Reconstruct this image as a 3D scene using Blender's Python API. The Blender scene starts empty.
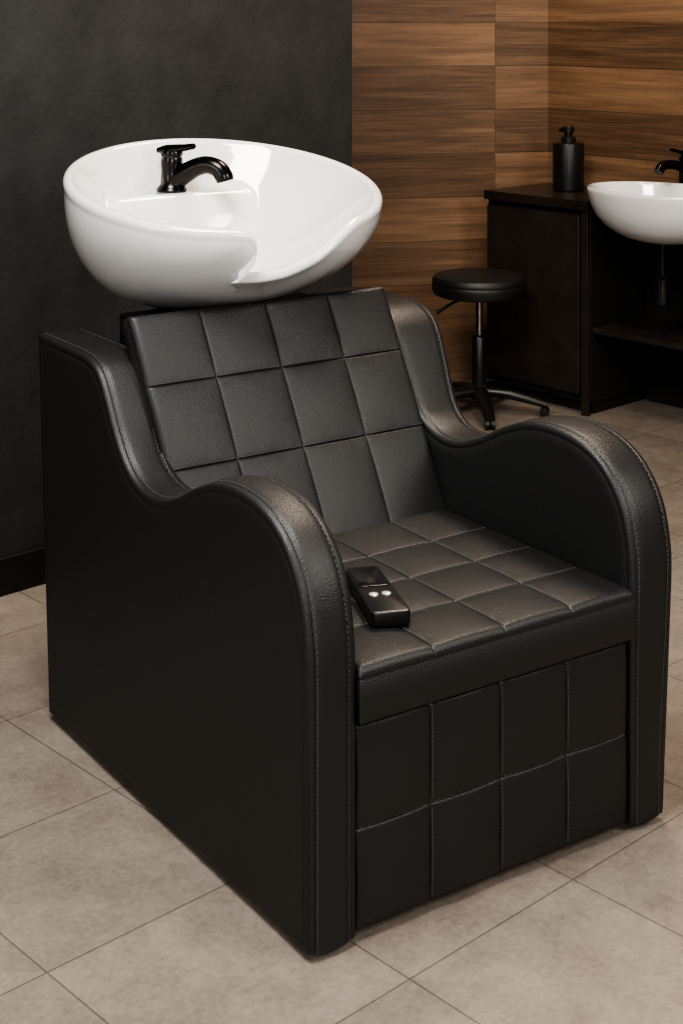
import bpy, math, random
from mathutils import Vector, Matrix
random.seed(4)
scene = bpy.context.scene
COL = scene.collection
try:
    scene.view_settings.look = 'AgX - High Contrast'
except Exception:
    pass

# ------------------------------------------------------------------ materials
def new_mat(name):
    m = bpy.data.materials.new(name); m.use_nodes = True
    nt = m.node_tree
    return m, nt, nt.nodes["Principled BSDF"]

def simple(name, col, rough=0.5, metal=0.0, coat=0.0, bump=0.0, bscale=300.0, var=0.0, vscale=4.0, spec=0.5, sheen=0.0):
    m, nt, b = new_mat(name)
    b.inputs["Base Color"].default_value = (*col, 1)
    b.inputs["Roughness"].default_value = rough
    b.inputs["Metallic"].default_value = metal
    b.inputs["Coat Weight"].default_value = coat
    b.inputs["Coat Roughness"].default_value = 0.06
    b.inputs["Specular IOR Level"].default_value = spec
    tc = nt.nodes.new("ShaderNodeTexCoord")
    if var > 0:
        n = nt.nodes.new("ShaderNodeTexNoise"); n.inputs["Scale"].default_value = vscale
        n.inputs["Detail"].default_value = 8; n.inputs["Roughness"].default_value = .65
        nt.links.new(tc.outputs["Object"], n.inputs["Vector"])
        r = nt.nodes.new("ShaderNodeValToRGB")
        r.color_ramp.elements[0].position = 0.3; r.color_ramp.elements[1].position = 0.7
        r.color_ramp.elements[0].color = (*[c*(1-var) for c in col], 1)
        r.color_ramp.elements[1].color = (*[min(1, c*(1+var)) for c in col], 1)
        nt.links.new(n.outputs["Fac"], r.inputs["Fac"])
        nt.links.new(r.outputs["Color"], b.inputs["Base Color"])
    if bump > 0:
        n = nt.nodes.new("ShaderNodeTexNoise"); n.inputs["Scale"].default_value = bscale
        n.inputs["Detail"].default_value = 3
        nt.links.new(tc.outputs["Object"], n.inputs["Vector"])
        bp = nt.nodes.new("ShaderNodeBump"); bp.inputs["Strength"].default_value = bump
        bp.inputs["Distance"].default_value = 0.002
        nt.links.new(n.outputs["Fac"], bp.inputs["Height"])
        nt.links.new(bp.outputs["Normal"], b.inputs["Normal"])
    return m

def leather(name, col, rough):
    m, nt, b = new_mat(name)
    tc = nt.nodes.new("ShaderNodeTexCoord")
    v = nt.nodes.new("ShaderNodeTexVoronoi"); v.inputs["Scale"].default_value = 380
    n = nt.nodes.new("ShaderNodeTexNoise"); n.inputs["Scale"].default_value = 9; n.inputs["Detail"].default_value = 2
    for q in (v, n): nt.links.new(tc.outputs["Object"], q.inputs["Vector"])
    bp = nt.nodes.new("ShaderNodeBump"); bp.inputs["Strength"].default_value = 0.55; bp.inputs["Distance"].default_value = 0.0008
    nt.links.new(v.outputs["Distance"], bp.inputs["Height"])
    nt.links.new(bp.outputs["Normal"], b.inputs["Normal"])
    mr = nt.nodes.new("ShaderNodeMapRange"); mr.inputs["To Min"].default_value = rough-0.015; mr.inputs["To Max"].default_value = rough+0.02
    nt.links.new(n.outputs["Fac"], mr.inputs["Value"]); nt.links.new(mr.outputs["Result"], b.inputs["Roughness"])
    b.inputs["Base Color"].default_value = (*col, 1)
    b.inputs["Specular IOR Level"].default_value = 0.58
    return m

M_LEATHER = leather("black_leather", (0.0140, 0.0139, 0.0142), 0.47)
M_STITCH = simple("stitch_thread", (0.090, 0.087, 0.085), 0.7)
M_PLASTIC = simple("black_plastic", (0.012, 0.012, 0.012), 0.35)
M_GLOSS = simple("gloss_black_plastic", (0.01, 0.01, 0.011), 0.18, coat=0.4)
M_CERAMIC = simple("white_ceramic", (0.69, 0.69, 0.685), 0.08, coat=0.7)
M_GUN = simple("gunmetal", (0.035, 0.033, 0.032), 0.24, metal=1.0)
M_CHROME = simple("brushed_chrome", (0.5, 0.5, 0.5), 0.2, metal=1.0)
M_SILVER = simple("silver_button", (0.6, 0.6, 0.6), 0.35, metal=0.6)
M_DARKWALL = simple("dark_plaster", (0.0215, 0.0218, 0.0225), 0.75, var=0.34, vscale=6, bump=0.8, bscale=45)
M_BASEB = simple("black_baseboard", (0.007, 0.007, 0.007), 0.5)
M_CAB = simple("dark_stained_wood", (0.030, 0.0235, 0.0195), 0.38, var=0.25, vscale=9)
M_CAB2 = simple("dark_cabinet_interior", (0.016, 0.0135, 0.012), 0.6)
M_COUNTER = simple("dark_countertop", (0.027, 0.020, 0.016), 0.33, var=0.2, vscale=8)

def wood_mat():
    m, nt, b = new_mat("walnut_planks")
    N, L = nt.nodes.new, nt.links.new
    def math_(op, a, bb=None):
        n = N("ShaderNodeMath"); n.operation = op
        if hasattr(a, "is_linked"): L(a, n.inputs[0])
        else: n.inputs[0].default_value = a
        if bb is not None:
            if hasattr(bb, "is_linked"): L(bb, n.inputs[1])
            else: n.inputs[1].default_value = bb
        return n.outputs[0]
    tc = N("ShaderNodeTexCoord"); sp = N("ShaderNodeSeparateXYZ"); L(tc.outputs["Object"], sp.inputs[0])
    zz = math_("MULTIPLY", math_("ADD", sp.outputs["Z"], 0.146), 1/0.1825)
    row = math_("FLOOR", zz); fr = math_("FRACT", zz)
    xx = math_("MULTIPLY", math_("ADD", sp.outputs["X"], 10.235), 1/1.25)
    colm = math_("FLOOR", xx); frx = math_("FRACT", xx)
    cv = N("ShaderNodeCombineXYZ"); L(row, cv.inputs[0]); L(colm, cv.inputs[1])
    wn = N("ShaderNodeTexWhiteNoise"); wn.noise_dimensions = '3D'; L(cv.outputs[0], wn.inputs["Vector"])
    alt = math_("MODULO", math_("ADD", row, colm), 2.0)
    gx = math_("ADD", math_("MULTIPLY", sp.outputs["X"], 1.4), math_("MULTIPLY", wn.outputs["Value"], 37.0))
    gz = math_("MULTIPLY", sp.outputs["Z"], 20.0)
    gv = N("ShaderNodeCombineXYZ"); L(gx, gv.inputs[0]); L(math_("MULTIPLY", sp.outputs["Y"], 1.6), gv.inputs[1]); L(gz, gv.inputs[2])
    n1 = N("ShaderNodeTexNoise"); n1.inputs["Scale"].default_value = 1.0; n1.inputs["Detail"].default_value = 8
    n1.inputs["Roughness"].default_value = 0.6; n1.inputs["Distortion"].default_value = 0.4
    L(gv.outputs[0], n1.inputs["Vector"])
    gv2 = N("ShaderNodeVectorMath"); gv2.operation = 'MULTIPLY'; L(gv.outputs[0], gv2.inputs[0]); gv2.inputs[1].default_value = (2.2, 2.2, 8)
    n2 = N("ShaderNodeTexNoise"); n2.inputs["Scale"].default_value = 1.0; n2.inputs["Detail"].default_value = 5
    n2.inputs["Roughness"].default_value = 0.7
    L(gv2.outputs[0], n2.inputs["Vector"])
    f = math_("ADD", math_("MULTIPLY", n1.outputs["Fac"], 0.55), math_("MULTIPLY", n2.outputs["Fac"], 0.45))
    f = math_("ADD", f, math_("MULTIPLY", math_("SUBTRACT", wn.outputs["Value"], 0.5), 0.08))
    f = math_("ADD", f, math_("MULTIPLY", math_("SUBTRACT", alt, 0.5), 0.07))
    r = N("ShaderNodeValToRGB"); e = r.color_ramp.elements
    e[0].position = 0.30; e[0].color = (0.058, 0.034, 0.020, 1)
    e[1].position = 0.72; e[1].color = (0.31, 0.186, 0.108, 1)
    x = e.new(0.44); x.color = (0.118, 0.068, 0.038, 1)
    x = e.new(0.57); x.color = (0.200, 0.117, 0.066, 1)
    L(f, r.inputs["Fac"])
    edge = N("ShaderNodeMapRange"); edge.interpolation_type = 'SMOOTHSTEP'
    L(math_("ABSOLUTE", math_("SUBTRACT", fr, 0.012)), edge.inputs["Value"])
    edge.inputs["From Min"].default_value = .002; edge.inputs["From Max"].default_value = .018
    edge.inputs["To Min"].default_value = .6; edge.inputs["To Max"].default_value = 0
    edx = math_("MULTIPLY", math_("LESS_THAN", frx, 0.0022), .5)
    g = math_("MAXIMUM", edge.outputs["Result"], edx)
    mx = N("ShaderNodeMix"); mx.data_type = 'RGBA'; L(g, mx.inputs["Factor"]); L(r.outputs["Color"], mx.inputs[6])
    mx.inputs[7].default_value = (0.035, 0.019, 0.011, 1)
    L(mx.outputs[2], b.inputs["Base Color"])
    b.inputs["Roughness"].default_value = 0.5
    bp = N("ShaderNodeBump"); bp.inputs["Strength"].default_value = 0.15; bp.inputs["Distance"].default_value = 0.003
    L(math_("SUBTRACT", f, g), bp.inputs["Height"]); L(bp.outputs["Normal"], b.inputs["Normal"])
    return m
M_WOOD = wood_mat()

def floor_mat():
    m, nt, b = new_mat("beige_stone_tile")
    N, L = nt.nodes.new, nt.links.new
    tc = N("ShaderNodeTexCoord")
    br = N("ShaderNodeTexBrick"); br.offset = 0.0; br.squash = 1.0
    br.inputs["Scale"].default_value = 1.0; br.inputs["Brick Width"].default_value = 0.415
    br.inputs["Row Height"].default_value = 0.41; br.inputs["Mortar Size"].default_value = 0.0022
    br.inputs["Mortar Smooth"].default_value = 0.5; br.inputs["Bias"].default_value = 0.0
    br.inputs["Color1"].default_value = (0.250, 0.214, 0.180, 1)
    br.inputs["Color2"].default_value = (0.225, 0.193, 0.163, 1)
    br.inputs["Mortar"].default_value = (0.130, 0.110, 0.093, 1)
    L(tc.outputs["Object"], br.inputs["Vector"])
    n = N("ShaderNodeTexNoise"); n.inputs["Scale"].default_value = 7; n.inputs["Detail"].default_value = 12; n.inputs["Roughness"].default_value = 0.76
    n2 = N("ShaderNodeTexNoise"); n2.inputs["Scale"].default_value = 80; n2.inputs["Detail"].default_value = 6; n2.inputs["Roughness"].default_value = 0.7
    L(tc.outputs["Object"], n.inputs["Vector"]); L(tc.outputs["Object"], n2.inputs["Vector"])
    ad = N("ShaderNodeMath"); ad.operation = 'MULTIPLY_ADD'; L(n2.outputs["Fac"], ad.inputs[0]); ad.inputs[1].default_value = .4
    sc = N("ShaderNodeMath"); sc.operation = 'MULTIPLY'; L(n.outputs["Fac"], sc.inputs[0]); sc.inputs[1].default_value = .6
    L(sc.outputs[0], ad.inputs[2])
    r = N("ShaderNodeValToRGB"); r.color_ramp.elements[0].position = 0.37; r.color_ramp.elements[1].position = 0.63
    r.color_ramp.elements[0].color = (0.70, 0.695, 0.69, 1); r.color_ramp.elements[1].color = (1.22, 1.22, 1.22, 1)
    L(ad.outputs[0], r.inputs["Fac"])
    mx = N("ShaderNodeMix"); mx.data_type = 'RGBA'; mx.blend_type = 'MULTIPLY'; mx.inputs["Factor"].default_value = 1
    L(br.outputs["Color"], mx.inputs[6]); L(r.outputs["Color"], mx.inputs[7])
    L(mx.outputs[2], b.inputs["Base Color"])
    b.inputs["Roughness"].default_value = 0.32
    iv = N("ShaderNodeMath"); iv.operation = 'MULTIPLY_ADD'; L(br.outputs["Fac"], iv.inputs[0]); iv.inputs[1].default_value = -1.0
    L(n.outputs["Fac"], iv.inputs[2])
    bp = N("ShaderNodeBump"); bp.inputs["Strength"].default_value = 0.15; bp.inputs["Distance"].default_value = 0.003
    L(iv.outputs[0], bp.inputs["Height"]); L(bp.outputs["Normal"], b.inputs["Normal"])
    return m
M_FLOOR = floor_mat()

# ------------------------------------------------------------------ mesh helpers
class B:
    def __init__(s): s.v = []; s.f = []
    def add(s, v, f):
        o = len(s.v); s.v += [tuple(x) for x in v]; s.f += [tuple(i+o for i in q) for q in f]; return s
    def box(s, x0, x1, y0, y1, z0, z1):
        v = [(x0,y0,z0),(x1,y0,z0),(x1,y1,z0),(x0,y1,z0),(x0,y0,z1),(x1,y0,z1),(x1,y1,z1),(x0,y1,z1)]
        return s.add(v, [(0,3,2,1),(4,5,6,7),(0,1,5,4),(1,2,6,5),(2,3,7,6),(3,0,4,7)])
    def lathe(s, prof, c=(0,0,0), seg=48, sx=1, sy=1):
        v = []; f = []; n = len(prof)
        for r, z in prof:
            for k in range(seg):
                t = 2*math.pi*k/seg
                v.append((c[0]+r*sx*math.cos(t), c[1]+r*sy*math.sin(t), c[2]+z))
        for i in range(n-1):
            for k in range(seg):
                k2 = (k+1) % seg
                f.append((i*seg+k, i*seg+k2, (i+1)*seg+k2, (i+1)*seg+k))
        f.append(tuple(reversed(range(seg)))); f.append(tuple((n-1)*seg+k for k in range(seg)))
        return s.add(v, f)
    def tube(s, pts, rad, seg=16, sub=6, flat=1.0):
        P = [Vector(p) for p in pts]
        R = rad if isinstance(rad, (list, tuple)) else [rad]*len(P)
        Q, RR = [], []
        if len(P) > 2:
            E = [2*P[0]-P[1]] + P + [2*P[-1]-P[-2]]
            for i in range(len(P)-1):
                for k in range(sub):
                    Q.append(cr(E[i], E[i+1], E[i+2], E[i+3], k/sub)); RR.append(R[i]+(R[i+1]-R[i])*k/sub)
            Q.append(P[-1]); RR.append(R[-1])
        else: Q, RR = P, R
        v = []; f = []; ref = None
        for i, q in enumerate(Q):
            t = (Q[min(i+1, len(Q)-1)]-Q[max(i-1, 0)]).normalized()
            if ref is None: ref = Vector((0,0,1)) if abs(t.z) < 0.9 else Vector((1,0,0))
            n = (ref - t*ref.dot(t)).normalized(); bb = t.cross(n); ref = n
            for k in range(seg):
                a = 2*math.pi*k/seg
                v.append(q + n*math.cos(a)*RR[i]*flat + bb*math.sin(a)*RR[i])
        for i in range(len(Q)-1):
            for k in range(seg):
                k2 = (k+1) % seg
                f.append((i*seg+k, i*seg+k2, (i+1)*seg+k2, (i+1)*seg+k))
        f.append(tuple(reversed(range(seg)))); f.append(tuple((len(Q)-1)*seg+k for k in range(seg)))
        return s.add(v, f)
    def prism(s, outline, z0, z1, bev=0.0):
        n = len(outline)
        cx = sum(p[0] for p in outline)/n; cy = sum(p[1] for p in outline)/n
        rings = [(0, z0), (0, z1)] if bev == 0 else [(bev, z0), (bev*.3, z0+bev*.3), (0, z0+bev), (0, z1-bev), (bev*.3, z1-bev*.3), (bev, z1)]
        v = []; f = []
        for ins, z in rings:
            for x, y in outline:
                d = math.hypot(x-cx, y-cy) or 1
                k = 1-ins/d
                v.append((cx+(x-cx)*k, cy+(y-cy)*k, z))
        for i in range(len(rings)-1):
            for k in range(n):
                k2 = (k+1) % n
                f.append((i*n+k, i*n+k2, (i+1)*n+k2, (i+1)*n+k))
        f.append(tuple(reversed(range(n)))); f.append(tuple((len(rings)-1)*n+k for k in range(n)))
        return s.add(v, f)
    def obj(s, name, mat, parent=None, loc=(0,0,0), rotz=0.0, bevel=0.0, angle=40, smooth=True):
        me = bpy.data.meshes.new(name); me.from_pydata(s.v, [], s.f); me.update()
        import bmesh
        bm = bmesh.new(); bm.from_mesh(me); bmesh.ops.recalc_face_normals(bm, faces=bm.faces); bm.to_mesh(me); bm.free()
        if smooth:
            for p in me.polygons: p.use_smooth = True
            me.set_sharp_from_angle(angle=math.radians(angle))
        me.materials.append(mat)
        o = bpy.data.objects.new(name, me); COL.objects.link(o)
        o.location = loc; o.rotation_euler = (0, 0, rotz)
        if parent: o.parent = parent
        if bevel > 0:
            md = o.modifiers.new("bevel", 'BEVEL'); md.width = bevel; md.segments = 3; md.limit_method = 'ANGLE'; md.angle_limit = math.radians(50)
        return o

def cr(p0, p1, p2, p3, t):
    return 0.5*((2*p1)+(p2-p0)*t+(2*p0-5*p1+4*p2-p3)*t*t+(3*p1-p0-3*p2+p3)*t*t*t)

def empty(name, loc, rotz, label, cat):
    e = bpy.data.objects.new(name, None); COL.objects.link(e); e.empty_display_size = 0.1
    e.location = loc; e.rotation_euler = (0, 0, rotz); e["label"] = label; e["category"] = cat
    return e

def sstep(a, b, x):
    t = max(0, min(1, (x-a)/(b-a))); return t*t*(3-2*t)

def samples(W, cuts, r):
    s = set()
    n = int(W/0.0065)
    for i in range(n+1): s.add(round(W*i/n, 5))
    for c in cuts:
        for d in (0, .001, .002, .003, .0045, .0065): s.add(round(c-d, 5)); s.add(round(c+d, 5))
    for k in (0, .04, .15, .35, .65, 1):
        s.add(round(k*r, 5)); s.add(round(W-k*r, 5))
    s = sorted(s); out = [s[0]]
    for x in s[1:]:
        if x-out[-1] > 0.0005: out.append(x)
    out[-1] = W
    return out

def pad(name, W, H, T, uc, vc, fmap, parent, loc, r=0.018, groove=0.0013, puff=0.0068, lipd=.008, stitch=True, gw=.0018, pw=.46, wr=.0003):
    us, vs = samples(W, uc, r), samples(H, vc, r)
    ub = [0]+list(uc)+[W]; vb = [0]+list(vc)+[H]
    ph = [random.uniform(0, 6) for _ in range(12)]
    def rnd(d): return 0 if d >= r else r-math.sqrt(max(0, r*r-(r-d)**2))
    def cell(x, bnd):
        for i in range(len(bnd)-1):
            if x <= bnd[i+1]+1e-9: return (x-bnd[i])/(bnd[i+1]-bnd[i])
        return 1
    def h(u, v):
        e = min(r, math.hypot(rnd(min(u, W-u)), rnd(min(v, H-v))))
        g = 0; w = 0
        for i, c in enumerate(uc):
            d = abs(u-c); g = max(g, math.exp(-(d/gw)**2))
            w += math.exp(-((d-.012)/.011)**2)*(math.sin(v*230+ph[i]+2*math.sin(v*47+ph[i]))*.6+.6*math.sin(v*110+ph[i+3]))
        for i, c in enumerate(vc):
            d = abs(v-c); g = max(g, math.exp(-(d/gw)**2))
            w += math.exp(-((d-.012)/.011)**2)*(math.sin(u*230+ph[i+6]+2*math.sin(u*47+ph[i]))*.6+.6*math.sin(u*110+ph[i+8]))
        p = max(0, math.sin(math.pi*cell(u, ub))*math.sin(math.pi*cell(v, vb)))**pw
        return T-e-g*groove+p*puff-puff+w*wr
    nu, nv = len(us), len(vs)
    V = [fmap(u, v, h(u, v)) for v in vs for u in us]; F = []
    for j in range(nv-1):
        for i in range(nu-1): F.append((j*nu+i, j*nu+i+1, (j+1)*nu+i+1, (j+1)*nu+i))
    loop = [(i, 0, 0, -1) for i in range(nu)]+[(nu-1, j, 1, 0) for j in range(1, nv)]+[(i, nv-1, 0, 1) for i in range(nu-2, -1, -1)]+[(0, j, -1, 0) for j in range(nv-2, 0, -1)]
    top = T-r-puff
    rings = [(0.0, top-.002), (0.002, top-.0045), (0.002, top-.0055), (0.0, top-lipd), (0.0, 0.008), (0.003, 0.003), (0.008, 0.0)]
    prev = [j*nu+i for i, j, _, _ in loop]; n = len(loop)
    for ins, z in rings:
        cur = []
        for (i, j, _, _) in loop:
            u = min(max(us[i], ins), W-ins); v = min(max(vs[j], ins), H-ins)
            cur.append(len(V)); V.append(fmap(u, v, z))
        for k in range(n):
            k2 = (k+1) % n; F.append((prev[k], prev[k2], cur[k2], cur[k]))
        prev = cur
    F.append(tuple(prev))
    b = B(); b.add(V, F); o = b.obj(name, M_LEATHER, parent, loc, angle=55)
    if stitch:
        sb = B()
        def dash(p, q, wdir, zoff=0.0006):
            hw = 0.0006
            c = []
            for (u, v) in (p, q):
                for s in (-1, 1):
                    for dz in (-0.0006, zoff):
                        uu, vv = u+wdir[0]*s*hw, v+wdir[1]*s*hw
                        c.append(fmap(uu, vv, h(uu, vv)+dz))
            sb.add(c, [(0,1,3,2),(4,6,7,5),(0,4,5,1),(2,3,7,6),(1,5,7,3),(0,2,6,4)])
        off = 0.0038
        for cu in uc:
            v = r
            while v < H-r:
                if all(abs(v+.003-x) > .007 for x in vc): dash((cu+off, v), (cu+off, v+.005), (1, 0))
                v += 0.0078
        for cv in vc:
            u = r
            while u < W-r:
                if all(abs(u+.003-x) > .007 for x in uc): dash((u, cv+off), (u+.005, cv+off), (0, 1))
                u += 0.0078
        sb.obj("stitching", M_STITCH, o, (0,0,0), smooth=False)
    return o

# ------------------------------------------------------------------ SHAMPOO CHAIR
ANG = math.radians(34)
ORI = Vector((-.054, 2.505, 0)); CU = Vector((math.cos(ANG), math.sin(ANG), 0)); CV = Vector((-math.sin(ANG), math.cos(ANG), 0))
AC, BC = .405, .52
chair = empty("shampoo_chair", ORI+CU*AC+CV*BC, ANG, "black quilted leather salon wash chair with white ceramic basin", "salon chair")
LOC = (-AC, -BC, 0)

FRONT = [(0,.38),(0,.45),(.004,.52),(.025,.602),(.071,.664),(.135,.700),(.219,.713),(.308,.705),(.39,.675),(.455,.642)]
CURVE_A = FRONT+[(.51,.622),(.565,.614),(.62,.622),(.67,.648),(.712,.692),(.748,.745),(.785,.796),(.825,.822),(.88,.831),(.96,.832),(1.05,.831)]
CURVE_B = FRONT+[(.51,.620),(.56,.610),(.615,.615),(.665,.642),(.70,.688),(.732,.748),(.765,.808),(.805,.842),(.86,.858),(.95,.860),(1.04,.855)]
def make_prof(curve, top):
    prof = [(.05,.014),(0.0,.014),(0.0,.45)]
    cp = [Vector((x, y, 0)) for x, y in curve]
    for i in range(1, len(cp)-2):
        for k in range(1, 5):
            q = cr(cp[i-1], cp[i], cp[i+1], cp[i+2], k/4); prof.append((q.x, q.y))
    return prof+[(1.110,top),(1.05,.014)]

def arm(prof, fouter, fT, sgn):
    n = len(prof); P = [Vector(p) for p in prof]
    N = []
    for i in range(n):
        e1 = (P[i]-P[i-1]).normalized(); e2 = (P[(i+1) % n]-P[i]).normalized()
        n1 = Vector((e1.y, -e1.x)); n2 = Vector((e2.y, -e2.x))
        m = (n1+n2); m = m/max(0.2, m.dot(n1)) if m.length > 1e-6 else n1
        N.append(m)
    def pos(a, T0, q):
        T = fT(q.x, q.y); x = a if a < .04 else T-(T0-a)
        return (fouter(q.x, q.y)+sgn*x, q.x, q.y)
    T = .095
    half = [(0, .034, 0), (0, .0175, 0), (0, .0155, 1), (0, .0145, 1), (0, .0125, 0), (.0003, .0075, 0), (.0022, .0032, 0), (.0058, .0009, 0), (.0115, 0, 0), (.0130, .0015, 0), (.0138, .0015, 0), (.0153, -.0003, 0), (.03, -.0022, 0)]
    cs = half+[(T/2, -.0030, 0)]+[(T-a, i_, -g) for a, i_, g in reversed(half)]
    b = B(); V = []; F = []
    for a, ins, g in cs:
        for i in range(n):
            q = P[i]+N[i]*ins
            gg = 0 if i in (0, n-1) else .0013*g
            V.append(pos(a+gg, T, q))
    for c in range(len(cs)-1):
        for i in range(n):
            i2 = (i+1) % n; F.append((c*n+i, c*n+i2, (c+1)*n+i2, (c+1)*n+i))
    F.append(tuple(reversed(range(n)))); F.append(tuple((len(cs)-1)*n+i for i in range(n)))
    b.add(V, F); o = b.obj("armrest", M_LEATHER, chair, LOC, angle=50)
    for aa in (.0178, T-.0178):
        sb = B()
        pts = [P[i]+N[i]*(-.0009) for i in range(1, n-1)]
        carry = 0
        for i in range(len(pts)-1):
            seg = pts[i+1]-pts[i]; L = seg.length; t = carry; dr = seg.normalized(); nn = Vector((dr.y, -dr.x))
            while t+.005 < L:
                p = pts[i]+dr*t; q = pts[i]+dr*(t+.005)
                c = []
                for w in (p, q):
                    for s in (-.0006, .0006):
                        for h in (.0008, -.0009):
                            z = w+nn*h; x = pos(aa, T, z); c.append((x[0]+s, x[1], x[2]))
                sb.add(c, [(0,1,3,2),(4,6,7,5),(0,4,5,1),(2,3,7,6),(1,5,7,3),(0,2,6,4)])
                t += .0078
            carry = t-L if t > L else 0
        sb.obj("stitching", M_STITCH, o, smooth=False)
    return o
arm(make_prof(CURVE_A, .831), lambda b, z: 0.0, lambda b, z: .097+.022*sstep(.64, .86, b)*sstep(.45, .75, z), 1)
arm(make_prof(CURVE_B, .850), lambda b, z: .812+.026*sstep(.05, .55, z)+.026*sstep(.6, .8, b)*sstep(.5, .75, z),
    lambda b, z: .092+.018*sstep(.05, .45, z)+.036*sstep(.6, .8, b)*sstep(.5, .75, z), -1)

q4 = lambda W: [W/4, W/2, 3*W/4]
# seat
pad("seat", .630, .58, .1030, q4(.630), [.145, .285, .425], lambda u, v, w: (.097+u, v-.006, .362+w), chair, LOC, r=.013, puff=.0065)
# backrest
BL = .540
dv = Vector((.245, .472)).normalized(); dn = Vector((-dv.y, dv.x))
TB = .065
def bmap(u, v, w):
    t = v/BL
    al = .095-.020*t; ar = .733-.005*t
    bb = .549+dv.x*v+dn.x*(w-TB); z = .438+dv.y*v+dn.y*(w-TB)
    return (al+(ar-al)*u/.612, bb, z)
pad("backrest", .612, BL, TB, q4(.612), [.212, .386], bmap, chair, LOC, r=.013)
# front leg panel
pad("leg_rest", .624, .344, .05, q4(.624), [.168], lambda u, v, w: (.0985+u, .049-w, .0175+v), chair, LOC, r=.008, puff=.010, pw=.5)

b = B()
b.box(.097, .715, .07, 1.03, .03, .360)
b.box(.097, .713, .83, 1.045, .03, .79)
b.obj("base_frame", M_LEATHER, chair, LOC, bevel=.008)
for (a, bb) in ((.048, .07), (.048, .95), (.762, .07), (.762, .95)):
    B().lathe([(.02, 0), (.022, .003), (.022, .012), (.018, .0145)], c=(a, bb, 0), seg=20).obj("foot", M_PLASTIC, chair, LOC)

# basin
Ca, Cb, Rs, Rf = .413, 1.0, .365, .36
ZB, ZF = .868, .94
SH = -4.0
def dip(d):
    d -= SH
    return sstep(-25.0, -15.0, d)*(1-sstep(-9, 31, d))
DM = [(-60,-60),(-46,-45.5),(-36,-34.0),(-29,-24.8),(-25.4,-18.8),(-22.6,-15.4),(-20.4,-15.1),(-18.2,-17.6),(-15.6,-20.4),(-12.6,-19.2),(-8,-12.8),(-2,-4),(8,8),(20,20)]
def dmap(d):
    d -= SH
    if d <= -46 or d >= 8: return d+SH
    for i in range(1, len(DM)-2):
        if DM[i][0] <= d <= DM[i+1][0]:
            t = (d-DM[i][0])/(DM[i+1][0]-DM[i][0])
            return cr(DM[i-1][1], DM[i][1], DM[i+1][1], DM[i+2][1], t)+SH
    return d+SH
TH = []
x = -180.0
while x < 180-1e-6:
    TH.append(x); x += .3 if -42 <= x < -12 else 1.0
SEG = len(TH)
DD = .086
def zr0(d):
    th = math.radians(d)
    return 1.155-.070*math.cos(th)+.010*math.sin(th)+.004*math.exp(-((d-SH+27)/9)**2)
def zr(d): return zr0(d)-DD*dip(d)
def gfun(f_): return .28+.72*(1-f_**2.0)**.62 if f_ < 1 else .28
def f0(d): return DD*dip(d)/(zr0(d)-.022-ZB)
def pt(d, rho, z, cut=1.0):
    dd = d+(dmap(d)-d)*cut; th = math.radians(dd)
    lip = (.026*math.exp(-((d-SH+23)/6)**2)+.045*dip(d))*cut
    k = rho+lip
    return (Ca+k*Rs*math.sin(th), Cb-k*Rf*math.cos(th), z)
V = []; F = []; rows = []
def addrow(fn):
    r = []
    for d in TH:
        r.append(len(V)); V.append(fn(d))
    rows.append(r)
def outer(d, f_):
    a = f0(d); fp = a+(1-a)*f_
    p = pt(d, gfun(fp), zr0(d)-.024-(zr0(d)-.024-ZB)*fp, math.exp(-(f_*7.0)**1.6))
    return (p[0]-.025*fp**1.6, p[1]+.085*fp**1.6, p[2])
for f_ in (1, .985, .96, .92, .86, .78, .7, .6, .5, .42, .36, .30, .25, .21, .17, .14, .11, .085, .06, .04, .02, .006):
    addrow(lambda d, f_=f_: outer(d, f_))
for rho, dz in ((1.004, -.019), (1.006, -.013), (1.003, -.007), (.994, -.002), (.980, .0008), (.963, .0015), (.946, 0), (.932, -.005), (.923, -.013)):
    addrow(lambda d, rho=rho, dz=dz: pt(d, rho*gfun(f0(d)), zr(d)+dz))
def inner(d, k):
    base = zr(d)-.013
    s = k**3.0
    p = pt(d, .92*k*gfun(f0(d)), 0, sstep(.50, .97, k))
    z = ZF+(base-ZF)*(.86*s+.14*k)
    yb = p[1]-Cb; xs = abs(p[0]-Ca)
    sh = ZF+(1.106-ZF)*sstep(.10, .20, yb)*sstep(.29, .17, xs)
    w = .030
    z2 = max(z, sh)+max(0, w-abs(z-sh))**2/(4*w)
    return (p[0]-.012*(1-k), p[1]+.04*(1-k), z2)
k = .985
while k > .3:
    addrow(lambda d, k=k: inner(d, k)); k -= .018
for k in (.26, .2, .14, .09, .04): addrow(lambda d, k=k: inner(d, k))
for i in range(len(rows)-1):
    for k in range(SEG):
        k2 = (k+1) % SEG; F.append((rows[i][k], rows[i][k2], rows[i+1][k2], rows[i+1][k]))
F.append(tuple(reversed(rows[0]))); F.append(tuple(rows[-1]))
bs = B(); bs.add(V, F); basin = bs.obj("basin", M_CERAMIC, chair, LOC, angle=89); basin["label"] = "glossy white ceramic shampoo bowl with neck notch"
B().lathe([(.001, .004), (.018, .005), (.026, .004), (.028, .0)], c=(Ca-.012, Cb+.04, ZF+.008), seg=32).obj("drain", M_CHROME, basin)
mb = B(); mb.box(.165, .645, .90, 1.04, .785, .872)
mb.obj("basin_mount", M_PLASTIC, chair, LOC, bevel=.006)

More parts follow.
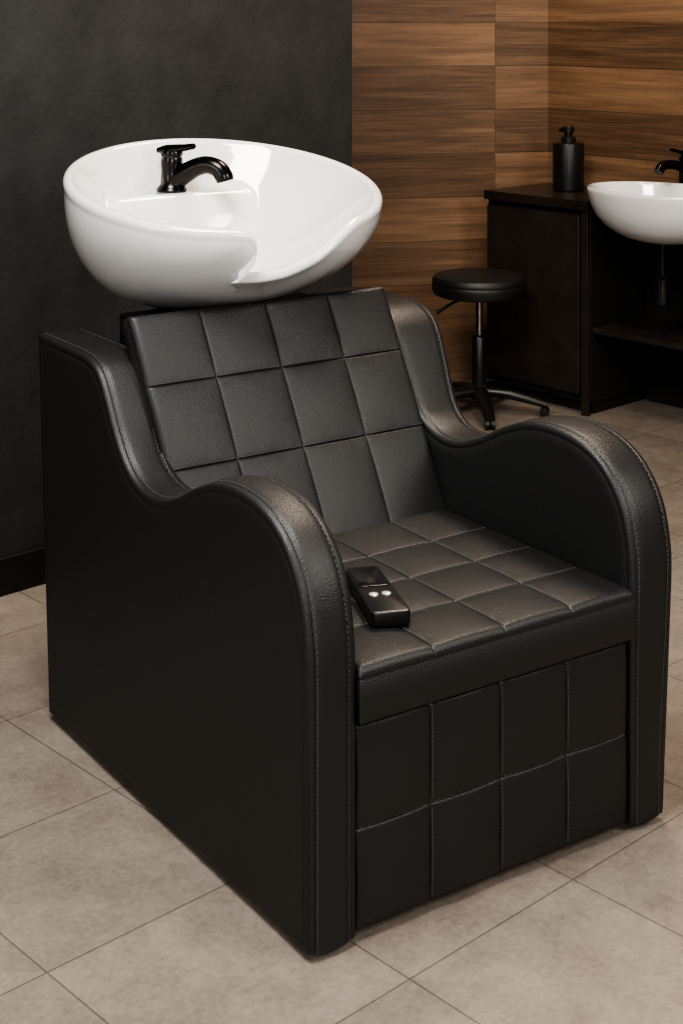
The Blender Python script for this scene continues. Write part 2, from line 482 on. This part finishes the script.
fa = bpy.data.objects.new("faucet", None); COL.objects.link(fa); fa.parent = chair
fa.location = (.415-AC, 1.262-BC, 1.108); fa.rotation_euler = (0, 0, math.radians(35)); fa["label"] = "dark gunmetal single-lever faucet"
B().lathe([(.036, -.006), (.038, .003), (.034, .009), (.028, .016), (.0255, .05), (.027, .066), (.027, .076), (.0255, .082)], seg=32).obj("faucet_body", M_GUN, fa)
B().tube([(0, -.003, .020), (0, -.035, .042), (0, -.068, .060), (0, -.098, .066), (0, -.126, .058), (0, -.141, .040), (0, -.145, .028)], [.026, .025, .0225, .0215, .0220, .0225, .0210]).obj("faucet_spout", M_GUN, fa)
hv = B(); hv.lathe([(.0255, .0835), (.0275, .087), (.0275, .094), (.024, .103), (.012, .108)], seg=28)
hv.tube([(0, .034, .098), (0, .014, .101), (0, -.012, .103), (0, -.036, .106), (0, -.058, .110)], [.017, .024, .024, .020, .017], flat=.45)
hv.obj("faucet_handle", M_GUN, fa)

# ------------------------------------------------------------------ REMOTE
def rrect(w, l, r, n=6, w2=None):
    o = []; w2 = w if w2 is None else w2
    for cx, cy, a0 in ((w2/2-r, l/2-r, 0), (-w2/2+r, l/2-r, 90), (-w/2+r, -l/2+r, 180), (w/2-r, -l/2+r, 270)):
        for k in range(n+1):
            a = math.radians(a0+90*k/n); o.append((cx+r*math.cos(a), cy+r*math.sin(a)))
    return o
rem = empty("remote_control", (.063, 2.828, .4656), math.radians(13), "black handheld remote with two silver buttons on the quilted seat", "remote control")
B().prism(rrect(.072, .225, .009, w2=.064), 0, .026, .004).obj("remote_body", M_PLASTIC, rem)
B().prism([(x, y+.058) for x, y in rrect(.060, .098, .009, w2=.056)], .0261, .0278, .0006).obj("remote_cover", M_GLOSS, rem)
for x in (-.012, .012):
    B().lathe([(.0085, 0), (.0085, .002), (.006, .0032), (.001, .0036)], c=(x, -.030, .026), seg=24).obj("button", M_SILVER, rem)

# ------------------------------------------------------------------ ROOM
RA = math.radians(43); PD = Vector((math.cos(RA), math.sin(RA), 0)); QD = Vector((-math.sin(RA), math.cos(RA), 0))
def struct(o): o["kind"] = "structure"; return o
ol = PD*1.35+QD*2.143
struct(B().box(-6, 9, -6, 9, -.05, 0).obj("floor", M_FLOOR, None, ol, RA, smooth=False))
dw0 = Vector((-.905, 4.094, 0))
struct(B().box(-4.0, 1.284, 0, 1.25, 0, 3.2).obj("wall_left", M_DARKWALL, None, dw0, RA, smooth=False))
struct(B().box(-4.0, 1.284, -.014, -.001, 0, .10).obj("baseboard_left", M_BASEB, None, dw0, RA, bevel=.003))
corner = Vector((.874, 6.539, 0))
WA = math.radians(12)
struct(B().box(-3.2, 0.0, 0, .1, 0, 3.2).obj("wall_back", M_WOOD, None, corner, WA, smooth=False))
CA = math.radians(-47)
struct(B().box(0.0, 4.2, 0, .1, 0, 3.2).obj("wall_right", M_WOOD, None, corner, CA, smooth=False))

# vanity
K = Vector((.586, 6.27, 0)); MD = Vector((math.cos(CA), math.sin(CA), 0))
def kp(m, p, z=0): return K+MD*m+PD*p+Vector((0, 0, z))
cab = empty("vanity_cabinet", kp(.26, .2), CA, "dark stained wooden base cabinet against the plank wall", "cabinet")
c = B().box(-.26, .259, -.185, .185, .05, .783); c.box(-.25, .25, -.15, .18, 0, .05); c.obj("cabinet_body", M_CAB2, cab, bevel=.002)
B().box(-.250, .218, -.205, -.187, .078, .762).obj("door", M_CAB, cab, bevel=.003)
B().box(.228, .259, -.205, -.187, .0, .783).obj("side_panel", M_CAB, cab, bevel=.002)
su = empty("open_shelf_unit", kp(1.06, .2), CA, "dark open shelving under the vanity countertop", "shelf unit")
c = B().box(-.535, .54, .165, .185, 0, .783); c.box(.52, .54, -.19, .165, 0, .783); c.obj("frame", M_CAB2, su, bevel=.002)
B().box(-.535, .518, -.18, .163, .315, .337).obj("shelf", M_CAB, su, bevel=.002)
Cx, Cy, Em, Ep = .815, .06, .304, .215
out = [(0, -.012)]
y0 = -.012; ct = (y0-Cy)/Ep; a0 = math.asin(ct)
st, en = math.pi-a0, a0
for k in range(33):
    t = st+(en-st)*k/32
    out.append((Cx+Em*math.cos(t), Cy+Ep*math.sin(t)))
out += [(1.6, -.012), (1.6, .39), (0, .39)]
co = B(); co.prism(out, .785, .82).obj("countertop", M_COUNTER, None, K, CA, angle=30)
o = bpy.data.objects["countertop"]; o["label"] = "dark wooden countertop running along the plank wall"; o["category"] = "countertop"
sk = empty("vessel_sink", kp(Cx, Cy, .69), CA, "white ceramic oval vessel sink set in the dark countertop", "sink")
S = [(.06, .0), (.12, .006), (.18, .024), (.235, .056), (.272, .094), (.293, .134), (.302, .165), (.306, .182), (.306, .190), (.302, .196), (.294, .198), (.286, .195), (.281, .186), (.27, .15), (.24, .10), (.19, .055), (.12, .025), (.02, .018)]
B().lathe(S, seg=72, sy=.71).obj("sink_bowl", M_CERAMIC, sk, angle=80)
t = B().lathe([(.030, -.02), (.030, .004)], seg=28)
t.lathe([(.016, -.14), (.016, -.02)], seg=24)
t.lathe([(.008, -.235), (.030, -.228), (.034, -.21), (.034, -.135), (.028, -.128), (.018, -.12)], seg=28)
t.tube([(0, 0, -.15), (0, .15, -.15), (0, .30, -.15)], .015)
t.obj("drain_trap", M_GLOSS, sk)["label"] = "black bottle trap under the sink"
ft = empty("sink_faucet", kp(.735, .325, .8205), CA, "dark metal faucet standing behind the white sink", "faucet")
B().lathe([(.030, 0), (.030, .006), (.024, .012), (.023, .15), (.025, .158), (.016, .166)], seg=28).obj("faucet_body", M_GUN, ft)
B().tube([(0, 0, .115), (0, -.05, .133), (0, -.10, .141), (0, -.15, .138), (0, -.175, .116)], [.020, .018, .0175, .018, .019]).obj("faucet_spout", M_GUN, ft)
B().tube([(0, .02, .176), (0, -.02, .182), (0, -.085, .196)], [.018, .018, .013], flat=.45).lathe([(.016, .165), (.018, .178)], seg=20).obj("faucet_handle", M_GUN, ft)
sd = empty("soap_dispenser", kp(.2400, .23, .8203), CA, "matte black soap pump bottle on the dark countertop", "soap dispenser")
B().lathe([(.060, 0), (.063, .003), (.0635, .008), (.0635, .186), (.062, .191), (.056, .193), (.024, .194)], seg=48).obj("bottle", M_PLASTIC, sd)
B().lathe([(.030, .194), (.030, .214), (.027, .217), (.016, .218), (.016, .232), (.024, .234), (.024, .256), (.020, .260)], seg=28).tube([(0, 0, .246), (-.022, -.008, .246), (-.036, -.013, .242)], [.010, .009, .007]).obj("pump", M_PLASTIC, sd)

# stool
st_ = empty("stool", (.530, 5.955, 0), 0.0, "round black padded salon stool with gas-lift pole and star base", "stool")
B().lathe([(.02, .452), (.16, .452), (.174, .458), (.181, .475), (.182, .49), (.181, .498), (.1795, .500), (.181, .503), (.180, .514), (.172, .526), (.15, .532), (.02, .534)], seg=64).obj("seat", M_LEATHER, st_)
B().lathe([(.014, .30), (.014, .44), (.06, .446), (.06, .452)], seg=28).obj("pole", M_CHROME, st_)
B().lathe([(.034, .055), (.042, .06), (.042, .10), (.028, .112), (.028, .29), (.022, .298), (.014, .300)], seg=28).obj("gas_lift", M_PLASTIC, st_)
B().tube([(-.02, 0, .437), (-.09, -.02, .430), (-.14, -.035, .405), (-.165, -.045, .392)], [.005, .005, .006, .008]).obj("lever", M_PLASTIC, st_)
for k in range(5):
    a = math.radians(72*k-14); d = Vector((math.cos(a), math.sin(a), 0)); R_ = 1.12
    l = B().tube([d*.015*R_+Vector((0, 0, .084)), d*.09*R_+Vector((0, 0, .080)), d*.17*R_+Vector((0, 0, .062)), d*.235*R_+Vector((0, 0, .044))], [.032, .029, .024, .019], flat=.7)
    l.obj("leg", M_PLASTIC, st_)
    n = Vector((-d.y, d.x, 0)); cc = d*.225*R_+Vector((0, 0, .0185))
    w = B().tube([cc-n*.018, cc-n*.004], .018, seg=20); w.tube([cc+n*.004, cc+n*.018], .018, seg=20); w.tube([cc, cc+Vector((0,0,.028))], .008, seg=10)
    w.obj("caster", M_PLASTIC, st_)

# ------------------------------------------------------------------ LIGHTS
def area(name, loc, target, size, power, col=(1, 1, 1), sy=None):
    l = bpy.data.lights.new(name, 'AREA'); l.energy = power; l.color = col; l.size = size
    if sy: l.shape = 'RECTANGLE'; l.size_y = sy
    o = bpy.data.objects.new(name, l); COL.objects.link(o); o.location = loc
    o.rotation_euler = (Vector(target)-Vector(loc)).to_track_quat('-Z', 'Y').to_euler(); return o
def spot(name, loc, target, ang, power, col):
    l = bpy.data.lights.new(name, 'SPOT'); l.energy = power; l.color = col; l.spot_size = math.radians(ang); l.spot_blend = 1.0; l.shadow_soft_size = .12
    o = bpy.data.objects.new(name, l); COL.objects.link(o); o.location = loc
    o.rotation_euler = (Vector(target)-Vector(loc)).to_track_quat('-Z', 'Y').to_euler(); return o
area("light_key", (-.6, 2.1, 3.3), (.05, 2.9, .3), 1.1, 116, (1, .965, .92))
area("light_right", (2.4, 1.6, 2.4), (.3, 3.0, .4), 1.1, 56, (1, .94, .87))
area("light_front", (.5, -.9, 1.9), (.2, 3.0, .3), 1.5, 60, (1, .975, .95))
area("fill_side", (-2.7, .6, 2.0), (-.35, 2.9, .4), 1.4, 32, (1, .99, .98))  # unseen fill added to lift the chair's left side panel
spot("light_wood", (.35, 5.55, 3.1), (.45, 6.42, 1.2), 55, 58, (1, .86, .71))
spot("light_wood_side", (1.05, 5.55, 3.1), (1.25, 6.15, 1.3), 62, 70, (1, .86, .71))
area("light_back", (.6, 4.3, 2.9), (.3, 3.3, .4), .7, 46, (1, .82, .64))
w = bpy.data.worlds.new("world"); scene.world = w; w.use_nodes = True
w.node_tree.nodes["Background"].inputs["Color"].default_value = (.97, .97, 1, 1)
w.node_tree.nodes["Background"].inputs["Strength"].default_value = 0.085

# ------------------------------------------------------------------ CAMERA
cd = bpy.data.cameras.new("camera"); cam = bpy.data.objects.new("camera", cd); COL.objects.link(cam)
cam.location = (0, 0, 1.55); cam.rotation_euler = (math.radians(90), 0, 0)
cd.sensor_fit = 'VERTICAL'; cd.sensor_height = 36; cd.lens = 1545/1024*36; cd.shift_y = -502/1024
cd.clip_start = .05
scene.camera = cam
